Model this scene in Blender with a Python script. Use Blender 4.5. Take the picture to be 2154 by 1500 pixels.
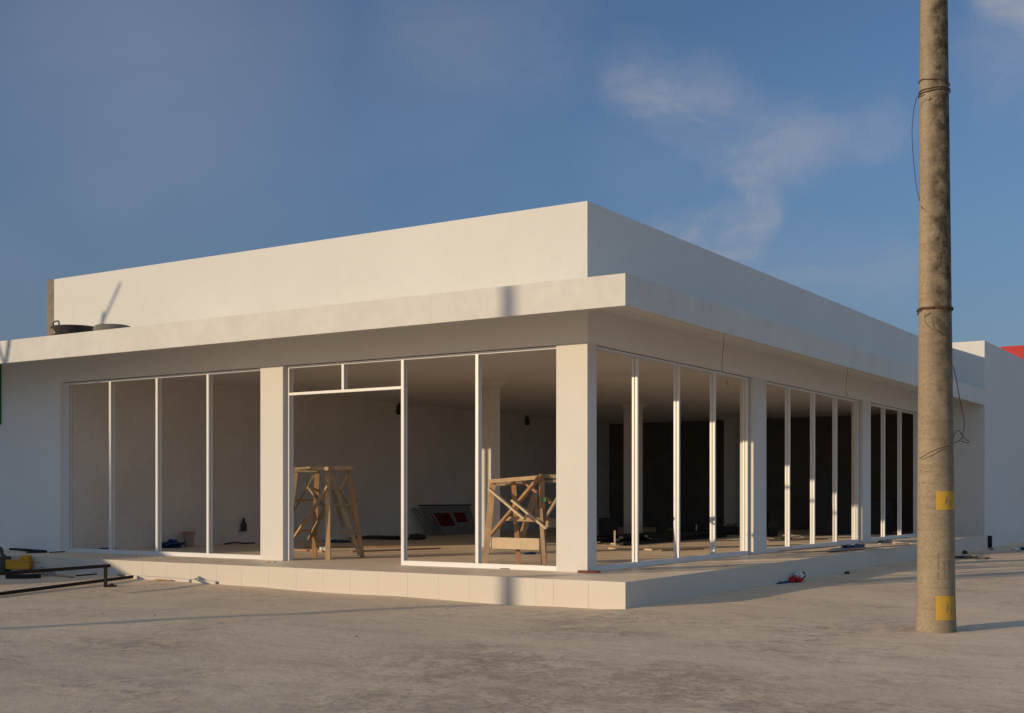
import bpy, bmesh, math, random
from mathutils import Vector, Matrix, noise
random.seed(7)
S = bpy.context.scene
for o in list(bpy.data.objects): bpy.data.objects.remove(o)
COL = S.collection
R = math.radians

# ------------------------------------------------------------------ camera
FPX, CX, HY = 2593.0, 1077.0, 1039.0
TH = math.atan(1668 / 2593.0)
CAM = Vector((7.552, -14.512, 1.52))
FW = Vector((-math.sin(TH), math.cos(TH), 0)); RT = Vector((math.cos(TH), math.sin(TH), 0)); UP = Vector((0, 0, 1))
cd = bpy.data.cameras.new('camera'); cam = bpy.data.objects.new('camera', cd); COL.objects.link(cam)
cam.location = CAM; cam.rotation_euler = (R(90), 0, TH)
cd.sensor_width = 36; cd.lens = FPX / 2154 * 36; cd.shift_y = (HY - 750) / 2154; cd.shift_x = 0
cd.clip_start = .1; cd.clip_end = 6000
S.camera = cam
def at(px, py, D): return CAM + (FW + RT * ((px - CX) / FPX) + UP * ((HY - py) / FPX)) * D
def onz(px, py, z):
    r = FW + RT * ((px - CX) / FPX) + UP * ((HY - py) / FPX); return CAM + r * ((z - CAM.z) / r.z)

# ------------------------------------------------------------------ sun, sky, exposure
AZ, EL = math.atan2(.446, .895), R(9.5)
sd = Vector((math.sin(AZ) * math.cos(EL), math.cos(AZ) * math.cos(EL), -math.sin(EL)))   # travel direction
sl = bpy.data.lights.new('sun', 'SUN'); sl.energy = 3.15; sl.angle = R(.5); sl.color = (1.0, .79, .53)
sun = bpy.data.objects.new('sun', sl); COL.objects.link(sun); sun.rotation_euler = sd.to_track_quat('-Z', 'Y').to_euler()
sun.location = (-20, -40, 30)
W = bpy.data.worlds.new('World'); S.world = W; W.use_nodes = True
nt = W.node_tree; nt.nodes.clear()
def N(t, **k):
    n = nt.nodes.new(t)
    for a, b in k.items(): setattr(n, a, b)
    return n
L = lambda a, b: nt.links.new(a, b)
sky = N('ShaderNodeTexSky', sky_type='NISHITA', sun_disc=False, sun_elevation=EL, sun_rotation=R(180) + AZ,
        altitude=0, air_density=1.0, dust_density=.35, ozone_density=2.6)
bg = N('ShaderNodeBackground'); outw = N('ShaderNodeOutputWorld')
tc = N('ShaderNodeTexCoord')
def vm(op, a, b=None):
    n = N('ShaderNodeVectorMath', operation=op); L(a, n.inputs[0])
    if b is not None:
        if isinstance(b, (tuple, Vector)): n.inputs[1].default_value = b
        else: L(b, n.inputs[1])
    return n
def mt(op, a, b, c=None):
    n = N('ShaderNodeMath', operation=op)
    for i, v in enumerate((a, b, c)):
        if v is None: continue
        if isinstance(v, (int, float)): n.inputs[i].default_value = v
        else: L(v, n.inputs[i])
    return n.outputs[0]
dirn = vm('NORMALIZE', tc.outputs['Generated']).outputs[0]
sep = N('ShaderNodeSeparateXYZ'); L(dirn, sep.inputs[0])
# cirrus: noise laid out on a high flat layer, so it streaks towards the horizon
den = mt('ADD', sep.outputs[2], .12)
cx_ = mt('DIVIDE', sep.outputs[0], den); cy_ = mt('DIVIDE', sep.outputs[1], den)
cmb = N('ShaderNodeCombineXYZ'); L(cx_, cmb.inputs[0]); L(cy_, cmb.inputs[1])
mp = N('ShaderNodeMapping'); L(cmb.outputs[0], mp.inputs[0]); mp.inputs['Rotation'].default_value = (0, 0, R(20)); mp.inputs['Scale'].default_value = (1.0, 1.7, 1)
n1 = N('ShaderNodeTexNoise'); n1.inputs['Scale'].default_value = 1.15; n1.inputs['Detail'].default_value = 7; n1.inputs['Roughness'].default_value = .52; n1.inputs['Distortion'].default_value = .55
L(mp.outputs[0], n1.inputs['Vector'])
r1 = N('ShaderNodeMapRange'); r1.interpolation_type = 'SMOOTHSTEP'; L(n1.outputs[0], r1.inputs[0]); r1.inputs[1].default_value = .38; r1.inputs[2].default_value = .80
n2 = N('ShaderNodeTexNoise'); n2.inputs['Scale'].default_value = .45; n2.inputs['Detail'].default_value = 3
L(cmb.outputs[0], n2.inputs['Vector'])
r2 = N('ShaderNodeMapRange'); r2.interpolation_type = 'SMOOTHSTEP'; L(n2.outputs[0], r2.inputs[0]); r2.inputs[1].default_value = .35; r2.inputs[2].default_value = .72
# cloud banks: warped soft patches at the bearings where the cirrus stands
wn = N('ShaderNodeTexNoise'); wn.inputs['Scale'].default_value = 8; wn.inputs['Detail'].default_value = 8; wn.inputs['Roughness'].default_value = .62
L(dirn, wn.inputs['Vector'])
wv = vm('SUBTRACT', wn.outputs['Color'], (.5, .5, .5)).outputs[0]
ws = N('ShaderNodeVectorMath', operation='SCALE'); L(wv, ws.inputs[0]); ws.inputs['Scale'].default_value = .075
dw = vm('ADD', dirn, ws.outputs[0]).outputs[0]
def dirpx(px, py): return (FW + RT * ((px - CX) / FPX) + UP * ((HY - py) / FPX)).normalized()
def bank(px, py, rpx, amt):
    d = dirpx(px, py); rad = rpx / FPX
    dist = vm('DISTANCE', dw, tuple(d)).outputs['Value']
    m = N('ShaderNodeMapRange'); m.interpolation_type = 'SMOOTHSTEP'; L(dist, m.inputs[0])
    m.inputs[1].default_value = rad; m.inputs[2].default_value = 0; m.inputs[3].default_value = 0; m.inputs[4].default_value = amt
    return m.outputs[0]
def streak(p, q, rpx, amt):      # soft band round a line between two bearings
    A, Bd = dirpx(*p), dirpx(*q); AB = Bd - A
    rel = vm('SUBTRACT', dw, tuple(A)).outputs[0]
    t_ = mt('DIVIDE', vm('DOT_PRODUCT', rel, tuple(AB)).outputs['Value'], AB.dot(AB))
    c_ = N('ShaderNodeClamp'); L(t_, c_.inputs[0])
    sc = N('ShaderNodeVectorMath', operation='SCALE'); sc.inputs[0].default_value = AB; L(c_.outputs[0], sc.inputs['Scale'])
    dist = vm('DISTANCE', rel, sc.outputs[0]).outputs['Value']
    m = N('ShaderNodeMapRange'); m.interpolation_type = 'SMOOTHERSTEP'; L(dist, m.inputs[0])
    m.inputs[1].default_value = rpx * 1.35 / FPX; m.inputs[2].default_value = 0; m.inputs[3].default_value = 0; m.inputs[4].default_value = amt
    return m.outputs[0]
fib = N('ShaderNodeTexNoise'); fib.inputs['Scale'].default_value = 7; fib.inputs['Detail'].default_value = 8; fib.inputs['Roughness'].default_value = .66; fib.inputs['Distortion'].default_value = .6
fm = N('ShaderNodeMapping'); L(dirn, fm.inputs[0]); fm.inputs['Rotation'].default_value = (R(25), R(-25), 0); fm.inputs['Scale'].default_value = (1, 1, 2.6); L(fm.outputs[0], fib.inputs['Vector'])
fr_ = N('ShaderNodeMapRange'); fr_.interpolation_type = 'SMOOTHSTEP'; L(fib.outputs[0], fr_.inputs[0]); fr_.inputs[1].default_value = .34; fr_.inputs[2].default_value = .68; fr_.inputs[3].default_value = .18; fr_.inputs[4].default_value = .85
acc = None
for b in [((1350, 150), (1385, 190), 85, .60), ((1395, 190), (1440, 235), 60, .45), ((1425, 235), (1590, 340), 55, .95), ((1480, 215), (1660, 290), 105, .55), ((1640, 270), (1880, 252), 70, .45), ((1590, 320), (1600, 400), 55, .40),
          ((1390, 490), (1560, 505), 60, .80), ((1470, 465), (1600, 425), 50, .85), ((1530, 525), (1605, 440), 45, .85), ((1300, 340), (1480, 330), 90, .25), ((1560, 570), (1860, 580), 110, .40), ((2110, -10), (2180, 10), 60, 1.2), ((2130, 100), (2170, 180), 110, .40),
          ((950, 60), (1150, 120), 150, .16)]:
    v = streak(*b); acc = v if acc is None else mt('ADD', acc, mt('MULTIPLY', v, mt('SUBTRACT', 1, acc)))
# wide thin veil on the left half of the view
veil = None
for b in [(330, 130, 620, .50), (250, 330, 420, .38), (560, 330, 300, .25), (900, 90, 420, .25), (60, 560, 450, .22)]:
    v = bank(*b); veil = v if veil is None else mt('MAXIMUM', veil, v)
acc = mt('MULTIPLY', acc, fr_.outputs[0])
cl = mt('ADD', acc, mt('MULTIPLY', veil, .55))
cl = mt('ADD', cl, mt('MULTIPLY', mt('MULTIPLY', r1.outputs[0], r2.outputs[0]), .10))
clc = N('ShaderNodeClamp'); L(cl, clc.inputs[0])
tint = N('ShaderNodeMix', data_type='RGBA', blend_type='MULTIPLY'); tint.inputs[0].default_value = 1
L(sky.outputs[0], tint.inputs[6])
hzr = N('ShaderNodeMapRange'); hzr.interpolation_type = 'SMOOTHSTEP'; L(sep.outputs[2], hzr.inputs[0]); hzr.inputs[1].default_value = 0; hzr.inputs[2].default_value = .30
hzm = N('ShaderNodeMix', data_type='RGBA'); L(hzr.outputs[0], hzm.inputs[0]); hzm.inputs[6].default_value = (.60, .585, .73, 1); hzm.inputs[7].default_value = (.94, .99, 1.17, 1); L(hzm.outputs[2], tint.inputs[7])
mix = N('ShaderNodeMix', data_type='RGBA'); L(clc.outputs[0], mix.inputs[0]); L(tint.outputs[2], mix.inputs[6]); mix.inputs[7].default_value = (3.5, 3.75, 4.5, 1)
# unseen overcast added right of and behind the camera to brighten shaded walls
od = Vector((.75, -.38, .52)).normalized()
dd_ = vm('DOT_PRODUCT', dw, tuple(od)).outputs['Value']
om = N('ShaderNodeMapRange'); om.interpolation_type = 'SMOOTHSTEP'; L(dd_, om.inputs[0]); om.inputs[1].default_value = -.05; om.inputs[2].default_value = .75; om.inputs[3].default_value = 0; om.inputs[4].default_value = 1
om2 = mt('MULTIPLY', om.outputs[0], mt('ADD', mt('MULTIPLY', r1.outputs[0], .5), .5))
mix2 = N('ShaderNodeMix', data_type='RGBA'); L(om2, mix2.inputs[0]); L(mix.outputs[2], mix2.inputs[6]); mix2.inputs[7].default_value = (2.9, 4.2, 6.0, 1)
L(mix2.outputs[2], bg.inputs[0]); bg.inputs[1].default_value = .091
L(bg.outputs[0], outw.inputs[0])
S.view_settings.view_transform = 'Standard'; S.view_settings.look = 'None'; S.view_settings.gamma = 1; S.view_settings.exposure = 0
S.cycles.use_denoising = True
S.cycles.max_bounces = 8; S.cycles.diffuse_bounces = 5

# ------------------------------------------------------------------ materials
def mat(name, col, rough=.85, var=0.0, scale=3.0, var2=0.0, scale2=25.0, dark=None, bump=0.0, bscale=60.0, stretch=(1, 1, 1), metal=0.0, spec=.3, speck=0, drough=.3):
    m = bpy.data.materials.new(name); m.use_nodes = True; t = m.node_tree; b = t.nodes['Principled BSDF']
    b.inputs['Roughness'].default_value = rough; b.inputs['Diffuse Roughness'].default_value = drough; b.inputs['Metallic'].default_value = metal; b.inputs['Specular IOR Level'].default_value = spec
    c = tuple(col) + (1,)
    b.inputs['Base Color'].default_value = c
    g = t.nodes.new('ShaderNodeNewGeometry'); mpn = t.nodes.new('ShaderNodeMapping'); mpn.inputs['Scale'].default_value = stretch
    t.links.new(g.outputs['Position'], mpn.inputs[0])
    cur = None
    dk = dark if dark else tuple(x * .45 for x in col)
    def layer(sc, amt, lo=.35, hi=.75, det=6, d=dk, rg=.6):
        nonlocal cur
        n = t.nodes.new('ShaderNodeTexNoise'); n.inputs['Scale'].default_value = sc; n.inputs['Detail'].default_value = det; n.inputs['Roughness'].default_value = rg
        t.links.new(mpn.outputs[0], n.inputs['Vector'])
        r = t.nodes.new('ShaderNodeMapRange'); t.links.new(n.outputs[0], r.inputs[0]); r.inputs[1].default_value = lo; r.inputs[2].default_value = hi
        r.inputs[3].default_value = 0; r.inputs[4].default_value = amt
        x = t.nodes.new('ShaderNodeMix'); x.data_type = 'RGBA'; t.links.new(r.outputs[0], x.inputs[0])
        if cur is None: x.inputs[6].default_value = c
        else: t.links.new(cur, x.inputs[6])
        x.inputs[7].default_value = tuple(d) + (1,); cur = x.outputs[2]
    if var: layer(scale, var)
    if var2: layer(scale2, var2)
    if speck: layer(90, speck, .68, .74, 2)
    if cur is not None: t.links.new(cur, b.inputs['Base Color'])
    if bump:
        n = t.nodes.new('ShaderNodeTexNoise'); n.inputs['Scale'].default_value = bscale; n.inputs['Detail'].default_value = 5; t.links.new(mpn.outputs[0], n.inputs['Vector'])
        bp = t.nodes.new('ShaderNodeBump'); bp.inputs['Strength'].default_value = 1; bp.inputs['Distance'].default_value = bump
        t.links.new(n.outputs[0], bp.inputs['Height']); t.links.new(bp.outputs[0], b.inputs['Normal'])
    return m
M = {}
M['plaster'] = mat('white_plaster', (.715, .70, .655), .9, .30, .55, .16, 5, dark=(.60, .575, .52), bump=.002, bscale=40)
M['fascia'] = mat('fascia_plaster', (.72, .695, .645), .9, .5, 1.3, .35, 6, dark=(.56, .53, .47), bump=.003, bscale=30)
M['column'] = mat('column_plaster', (.73, .70, .65), .9, .16, 2.2, .10, 12, dark=(.60, .55, .46), bump=.002, bscale=50, speck=.35)
M['soffit'] = mat('soffit_bounce_tone', (.85, .805, .74), .9, .06, .9, .05, 7, bump=.001)  # lighter than the walls: ground bounce under the canopy put into the colour
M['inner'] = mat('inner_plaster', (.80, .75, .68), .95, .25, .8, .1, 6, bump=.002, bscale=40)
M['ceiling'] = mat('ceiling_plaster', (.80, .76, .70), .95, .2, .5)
M['alu'] = mat('white_aluminium', (.75, .74, .72), .38, spec=.5)
M['gap'] = mat('dark_sealant', (.05, .045, .04), .9)
M['tile'] = mat('riser_tile', (.62, .56, .475), .45, .22, 1.2, .1, 14, dark=(.55, .48, .38), spec=.4)
M['backwall'] = mat('dark_brown_wall', (.20, .17, .14), .95, .4, 2, .3, 12, bump=.003)  # mottled dark brown for the back wall
M['deck'] = mat('deck_concrete', (.88, .70, .50), .5, drough=.3, spec=.5, var=.5, scale=1.3, var2=.35, scale2=12, dark=(.46, .34, .22), bump=.004, bscale=35, speck=.3)
M['pier'] = mat('bare_cement', (.30, .245, .18), .95, .5, 5, .4, 30, bump=.004)
M['wood'] = mat('rough_wood', (.64, .45, .26), .8, .6, 8, .4, 60, dark=(.25, .15, .08), bump=.002, stretch=(1, 1, .35))
M['wood2'] = mat('weathered_wood', (.45, .335, .22), .85, .6, 8, .4, 60, dark=(.16, .11, .07), bump=.002, stretch=(1, 1, .35))
M['wood3'] = mat('stained_wood', (.58, .34, .17), .8, .6, 8, .4, 60, dark=(.22, .12, .06), bump=.002, stretch=(1, 1, .35))
M['black'] = mat('black_painted_steel', (.013, .012, .011), .6, .3, 6, dark=(.035, .022, .013), spec=.2)
M['rubber'] = mat('black_rubber', (.05, .048, .045), .8, .5, 12, dark=(.14, .12, .10), bump=.002)
M['darkpanel'] = mat('dark_panel', (.035, .03, .028), .7, .3, 3)
M['red'] = mat('red_cladding', (.46, .006, .006), .5)
M['green'] = mat('green_panel', (.02, .16, .04), .6)
M['yellow'] = mat('yellow_paint', (.60, .34, .025), .75, .45, 9, .5, 45, dark=(.36, .25, .09))
M['orange'] = mat('yellow_machine_paint', (.68, .34, .02), .5, .3, 9, dark=(.3, .16, .02))
M['blue'] = mat('blue_plastic', (.02, .06, .17), .5, .4, 20)
M['redbag'] = mat('red_plastic', (.55, .03, .04), .45)
M['white'] = mat('white_plastic', (.75, .74, .72), .5, .2, 20)
M['pink'] = mat('pinkish_plastic', (.68, .52, .46), .6, .4, 8, dark=(.28, .25, .22))
M['brick'] = mat('red_brick', (.28, .10, .06), .9, .4, 30, bump=.002)
M['rust'] = mat('rusty_wire', (.10, .05, .03), .8, .5, 20)
M['wirem'] = mat('dark_wire', (.05, .045, .045), .6)
M['sack'] = mat('grey_sack', (.36, .33, .30), .9, .5, 15)
M['stain'] = mat('dark_stencil', (.15, .12, .08), .9, .9, 40, dark=(.36, .29, .18))
M['paper'] = mat('pale_board', (.30, .29, .27), .8, .4, 6)
M['darkred'] = mat('dark_red_print', (.13, .012, .012), .7)
M['twig'] = mat('light_timber', (.72, .56, .37), .85, .4, 12)
M['shed'] = mat('grey_render', (.42, .40, .37), .9, .4, 2)

# utility pole concrete: casting rings, streaks, dark grime and painted side shading
def pole_mat():
    m = bpy.data.materials.new('pole_concrete'); m.use_nodes = True; t = m.node_tree; b = t.nodes['Principled BSDF']
    b.inputs['Roughness'].default_value = .95; b.inputs['Specular IOR Level'].default_value = .2
    g = t.nodes.new('ShaderNodeNewGeometry')
    def nz(scale, st, det=6, rg=.6):
        a = t.nodes.new('ShaderNodeMapping'); a.inputs['Scale'].default_value = st; t.links.new(g.outputs['Position'], a.inputs[0])
        n = t.nodes.new('ShaderNodeTexNoise'); n.inputs['Scale'].default_value = scale; n.inputs['Detail'].default_value = det; n.inputs['Roughness'].default_value = rg
        t.links.new(a.outputs[0], n.inputs['Vector']); return n.outputs[0]
    def rng(x, lo, hi, amt):
        r = t.nodes.new('ShaderNodeMapRange'); t.links.new(x, r.inputs[0]); r.inputs[1].default_value = lo; r.inputs[2].default_value = hi; r.inputs[3].default_value = 0; r.inputs[4].default_value = amt; return r.outputs[0]
    def mx(f, a, bcol):
        x = t.nodes.new('ShaderNodeMix'); x.data_type = 'RGBA'; t.links.new(f, x.inputs[0])
        if isinstance(a, tuple): x.inputs[6].default_value = a
        else: t.links.new(a, x.inputs[6])
        x.inputs[7].default_value = bcol; return x.outputs[2]
    c = mx(rng(nz(2.2, (1, 1, .5)), .4, .7, .6), (.305, .245, .165, 1), (.40, .32, .215, 1))
    c = mx(rng(nz(4, (.5, .5, 5)), .5, .72, .6), c, (.22, .16, .10, 1))
    # upper right side darkened by normal: grime plus shading put into the colour
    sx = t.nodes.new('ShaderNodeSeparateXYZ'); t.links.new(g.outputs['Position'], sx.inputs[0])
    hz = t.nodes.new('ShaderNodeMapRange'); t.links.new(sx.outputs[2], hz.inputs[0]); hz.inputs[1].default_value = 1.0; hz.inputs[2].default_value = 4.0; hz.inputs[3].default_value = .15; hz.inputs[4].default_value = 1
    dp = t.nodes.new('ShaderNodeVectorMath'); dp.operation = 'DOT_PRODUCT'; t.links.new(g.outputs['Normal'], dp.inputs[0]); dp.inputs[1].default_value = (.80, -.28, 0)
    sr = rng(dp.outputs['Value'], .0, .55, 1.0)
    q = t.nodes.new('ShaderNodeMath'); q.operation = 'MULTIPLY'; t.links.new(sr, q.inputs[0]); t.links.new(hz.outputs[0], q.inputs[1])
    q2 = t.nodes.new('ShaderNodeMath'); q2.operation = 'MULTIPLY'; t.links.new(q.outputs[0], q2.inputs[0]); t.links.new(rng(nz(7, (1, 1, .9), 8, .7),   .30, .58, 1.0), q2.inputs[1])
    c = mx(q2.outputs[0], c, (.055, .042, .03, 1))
    c = mx(rng(nz(16, (1, 1, 1.6), 6, .7), .50, .66, .45), c, (.20, .155, .105, 1))
    c = mx(rng(nz(45, (1, 1, 1), 3), .50, .70, .5), c, (.15, .115, .08, 1))
    t.links.new(c, b.inputs['Base Color'])
    bp = t.nodes.new('ShaderNodeBump'); bp.inputs['Distance'].default_value = .004; t.links.new(nz(50, (1, 1, 2)), bp.inputs['Height']); t.links.new(bp.outputs[0], b.inputs['Normal'])
    return m
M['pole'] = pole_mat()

def ground_mat():
    m = bpy.data.materials.new('dusty_screed'); m.use_nodes = True; t = m.node_tree; b = t.nodes['Principled BSDF']
    b.inputs['Roughness'].default_value = .65; b.inputs['Specular IOR Level'].default_value = .4; b.inputs['Diffuse Roughness'].default_value = .12
    g = t.nodes.new('ShaderNodeNewGeometry')
    def nz(scale, st=(1, 1, 1), det=6, rg=.6, rot=0, dist=0):
        a = t.nodes.new('ShaderNodeMapping'); a.inputs['Scale'].default_value = st; a.inputs['Rotation'].default_value = (0, 0, rot); t.links.new(g.outputs['Position'], a.inputs[0])
        n = t.nodes.new('ShaderNodeTexNoise'); n.inputs['Scale'].default_value = scale; n.inputs['Detail'].default_value = det; n.inputs['Roughness'].default_value = rg; n.inputs['Distortion'].default_value = dist
        t.links.new(a.outputs[0], n.inputs['Vector']); return n.outputs[0]
    def rng(x, lo, hi, amt):
        r = t.nodes.new('ShaderNodeMapRange'); t.links.new(x, r.inputs[0]); r.inputs[1].default_value = lo; r.inputs[2].default_value = hi; r.inputs[3].default_value = 0; r.inputs[4].default_value = amt; return r.outputs[0]
    def mul(a, c):
        q = t.nodes.new('ShaderNodeMath'); q.operation = 'MULTIPLY'; t.links.new(a, q.inputs[0]); t.links.new(c, q.inputs[1]); return q.outputs[0]
    def mx(f, a, bcol):
        x = t.nodes.new('ShaderNodeMix'); x.data_type = 'RGBA'; t.links.new(f, x.inputs[0])
        if isinstance(a, tuple): x.inputs[6].default_value = a
        else: t.links.new(a, x.inputs[6])
        x.inputs[7].default_value = bcol; return x.outputs[2]
    c = mx(rng(nz(.30, det=4), .38, .64, 1), (.76, .565, .375, 1), (.84, .63, .42, 1))
    patch = rng(nz(.42, det=5, rg=.55), .47, .60, 1)
    fleck = rng(nz(4.2, (1, 1, 1), 9, .72, .4, .9), .47, .60, .75)
    c = mx(mul(patch, fleck), c, (.38, .27, .18, 1))
    stain = None
    for (px_, py_, rx) in [(1000, 1400, 2.0), (1230, 1330, 1.4), (1420, 1440, 1.7), (820, 1480, 1.3), (1130, 1480, 1.5), (1620, 1500, 1.2), (300, 1360, 1.0), (1190, 1305, .8)]:
        q = onz(px_, py_, 0)
        dn = t.nodes.new('ShaderNodeVectorMath'); dn.operation = 'DISTANCE'; t.links.new(g.outputs['Position'], dn.inputs[0]); dn.inputs[1].default_value = q
        r = t.nodes.new('ShaderNodeMapRange'); r.interpolation_type = 'SMOOTHSTEP'; t.links.new(dn.outputs['Value'], r.inputs[0]); r.inputs[1].default_value = rx; r.inputs[2].default_value = rx * .2; r.inputs[3].default_value = 0; r.inputs[4].default_value = 1
        if stain is None: stain = r.outputs[0]
        else:
            mxn = t.nodes.new('ShaderNodeMath'); mxn.operation = 'MAXIMUM'; t.links.new(stain, mxn.inputs[0]); t.links.new(r.outputs[0], mxn.inputs[1]); stain = mxn.outputs[0]
    c = mx(mul(stain, rng(nz(2.6, (1, 1, 1), 9, .74, .7, .8), .44, .60, .85)), c, (.42, .30, .21, 1))
    c = mx(mul(stain, rng(nz(11, (1, 1, 1), 6, .7, .2, .5), .52, .62, .7)), c, (.29, .205, .145, 1))
    patch2 = rng(nz(.8, (.6, 1.3, 1), 4, .6, -.5), .50, .66, .40)
    c = mx(patch2, c, (.61, .45, .305, 1))
    c = mx(rng(nz(2.4, (.35, 1.8, 1), 7, .68, -.58), .52, .66, .42), c, (.51, .37, .25, 1))
    c = mx(mul(rng(nz(1.1, det=3), .45, .62, 1), rng(nz(24, (1, 1, 1), 4, .6), .55, .68, .5)), c, (.36, .255, .175, 1))
    c = mx(rng(nz(13, (1, 1, 1), 8, .75, .3, .4), .54, .66, .38), c, (.40, .285, .195, 1))
    c = mx(rng(nz(38, (1, 1, 1), 4, .7), .56, .68, .40), c, (.33, .235, .16, 1))
    c = mx(rng(nz(75, (1, 1, 1), 2), .64, .74, .35), c, (.28, .21, .16, 1))
    c = mx(rng(nz(1.9, (1, 1, 1), 6, .6, 0, 1.2), .56, .70, .45), c, (.90, .70, .49, 1))
    t.links.new(c, b.inputs['Base Color'])
    h1 = nz(6, (1, 1, 1), 8, .62); h2 = nz(45, (1, 1, 1), 4)
    b1 = t.nodes.new('ShaderNodeBump'); b1.inputs['Distance'].default_value = .009; t.links.new(h1, b1.inputs['Height'])
    b2 = t.nodes.new('ShaderNodeBump'); b2.inputs['Distance'].default_value = .0022; t.links.new(h2, b2.inputs['Height']); t.links.new(b1.outputs[0], b2.inputs['Normal'])
    t.links.new(b2.outputs[0], b.inputs['Normal'])
    return m
M['ground'] = ground_mat()

# ------------------------------------------------------------------ mesh helpers
class MB:
    def __init__(s): s.bm = bmesh.new()
    def box(s, x0, x1, y0, y1, z0, z1):
        m = Matrix.Translation(((x0 + x1) / 2, (y0 + y1) / 2, (z0 + z1) / 2)) @ Matrix.Diagonal((abs(x1 - x0), abs(y1 - y0), abs(z1 - z0), 1))
        bmesh.ops.create_cube(s.bm, size=1, matrix=m); return s
    def prism(s, pts, z0, z1, xf=None):
        f = (lambda x, y, z: xf(x, y, z)) if xf else (lambda x, y, z: Vector((x, y, z)))
        a = [s.bm.verts.new(f(x, y, z0)) for x, y in pts]; b = [s.bm.verts.new(f(x, y, z1)) for x, y in pts]; n = len(pts)
        s.bm.faces.new(a[::-1]); s.bm.faces.new(b)
        for i in range(n): s.bm.faces.new((a[i], a[(i + 1) % n], b[(i + 1) % n], b[i]))
        return s
    def beam(s, p, q, w, h=None, up=None, skew=0):
        p, q = Vector(p), Vector(q); h = h or w; d = q - p; l = d.length; d.normalize()
        up = Vector(up) if up else (Vector((0, 0, 1)) if abs(d.z) < .9 else FW.copy())
        x = d.cross(up).normalized(); y = x.cross(d).normalized()
        m = Matrix((x, y, d)).transposed().to_4x4(); m.translation = (p + q) / 2
        bmesh.ops.create_cube(s.bm, size=1, matrix=m @ Matrix.Diagonal((w, h, l, 1))); return s
    def tube(s, pts, r, seg=8, r2=None, caps=True):
        pts = [Vector(p) for p in pts]; rings = []; n = len(pts); prev = None
        for i, p in enumerate(pts):
            d = (pts[min(i + 1, n - 1)] - pts[max(i - 1, 0)]).normalized()
            if prev is None: a = d.cross(Vector((0, 0, 1)) if abs(d.z) < .9 else Vector((1, 0, 0))).normalized()
            else: a = (prev - d * prev.dot(d)).normalized()
            prev = a; b = d.cross(a); rr = r if r2 is None else r + (r2 - r) * i / (n - 1)
            rings.append([s.bm.verts.new(p + (a * math.cos(2 * math.pi * k / seg) + b * math.sin(2 * math.pi * k / seg)) * rr) for k in range(seg)])
        for i in range(n - 1):
            for k in range(seg): s.bm.faces.new((rings[i][k], rings[i][(k + 1) % seg], rings[i + 1][(k + 1) % seg], rings[i + 1][k]))
        if caps: s.bm.faces.new(rings[0][::-1]); s.bm.faces.new(rings[-1])
        return s
    def lathe(s, prof, c, seg=24, xf=None):
        rings = []
        for r, z in prof:
            rings.append([s.bm.verts.new((c[0] + r * math.cos(2 * math.pi * k / seg), c[1] + r * math.sin(2 * math.pi * k / seg), c[2] + z)) for k in range(seg)])
        for i in range(len(prof) - 1):
            for k in range(seg): s.bm.faces.new((rings[i][k], rings[i][(k + 1) % seg], rings[i + 1][(k + 1) % seg], rings[i + 1][k]))
        return s
    def crumple(s, c, sz, seed=0, sub=3, rough=.45, fr=2.2):
        r = bmesh.ops.create_icosphere(s.bm, subdivisions=sub, radius=1)
        for v in r['verts']:
            n = v.co.copy(); k = 1 + rough * noise.noise(n * fr + Vector((seed * 7.3, seed, 0))) * 2 + rough * .5 * noise.noise(n * fr * 3 + Vector((seed, 3, 1)))
            v.co = Vector((c[0] + n.x * k * sz[0], c[1] + n.y * k * sz[1], max(c[2] + n.z * k * sz[2], c[2] - sz[2] * .6)))
        return s
    def build(s, name, m, parent=None, bevel=0, smooth=False):
        bmesh.ops.recalc_face_normals(s.bm, faces=s.bm.faces)
        me = bpy.data.meshes.new(name); s.bm.to_mesh(me); s.bm.free()
        o = bpy.data.objects.new(name, me); COL.objects.link(o); me.materials.append(M[m] if isinstance(m, str) else m)
        if parent:
            o.parent = parent
            if parent.type == 'EMPTY': o.matrix_parent_inverse = Matrix.Translation(-parent.location)
        if smooth:
            for p in me.polygons: p.use_smooth = True
        if bevel:
            b = o.modifiers.new('bevel', 'BEVEL'); b.width = bevel; b.segments = 2; b.limit_method = 'ANGLE'; b.angle_limit = R(50)
        return o
def PLOC(o):
    v = Vector((0, 0, 0))
    while o: v = v + o.location; o = o.parent
    return v
def tag(o, label=None, cat=None, group=None, kind=None):
    if label: o['label'] = label
    if cat: o['category'] = cat
    if group: o['group'] = group
    if kind: o['kind'] = kind
    return o
def thing(name, loc, label, cat, group=None):
    o = bpy.data.objects.new(name, None); COL.objects.link(o); o.location = loc; o.empty_display_size = .2
    return tag(o, label, cat, group)
def crv(pts, n=8):      # Catmull-Rom
    P = [Vector(p) for p in pts]; P = [P[0] * 2 - P[1]] + P + [P[-1] * 2 - P[-2]]; out = []
    for i in range(1, len(P) - 2):
        for k in range(n):
            t = k / n; a, b, c, d = P[i - 1:i + 3]
            out.append(.5 * ((2 * b) + (c - a) * t + (2 * a - 5 * b + 4 * c - d) * t * t + (3 * b - a - 3 * c + d) * t ** 3))
    out.append(P[-2]); return out

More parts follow.
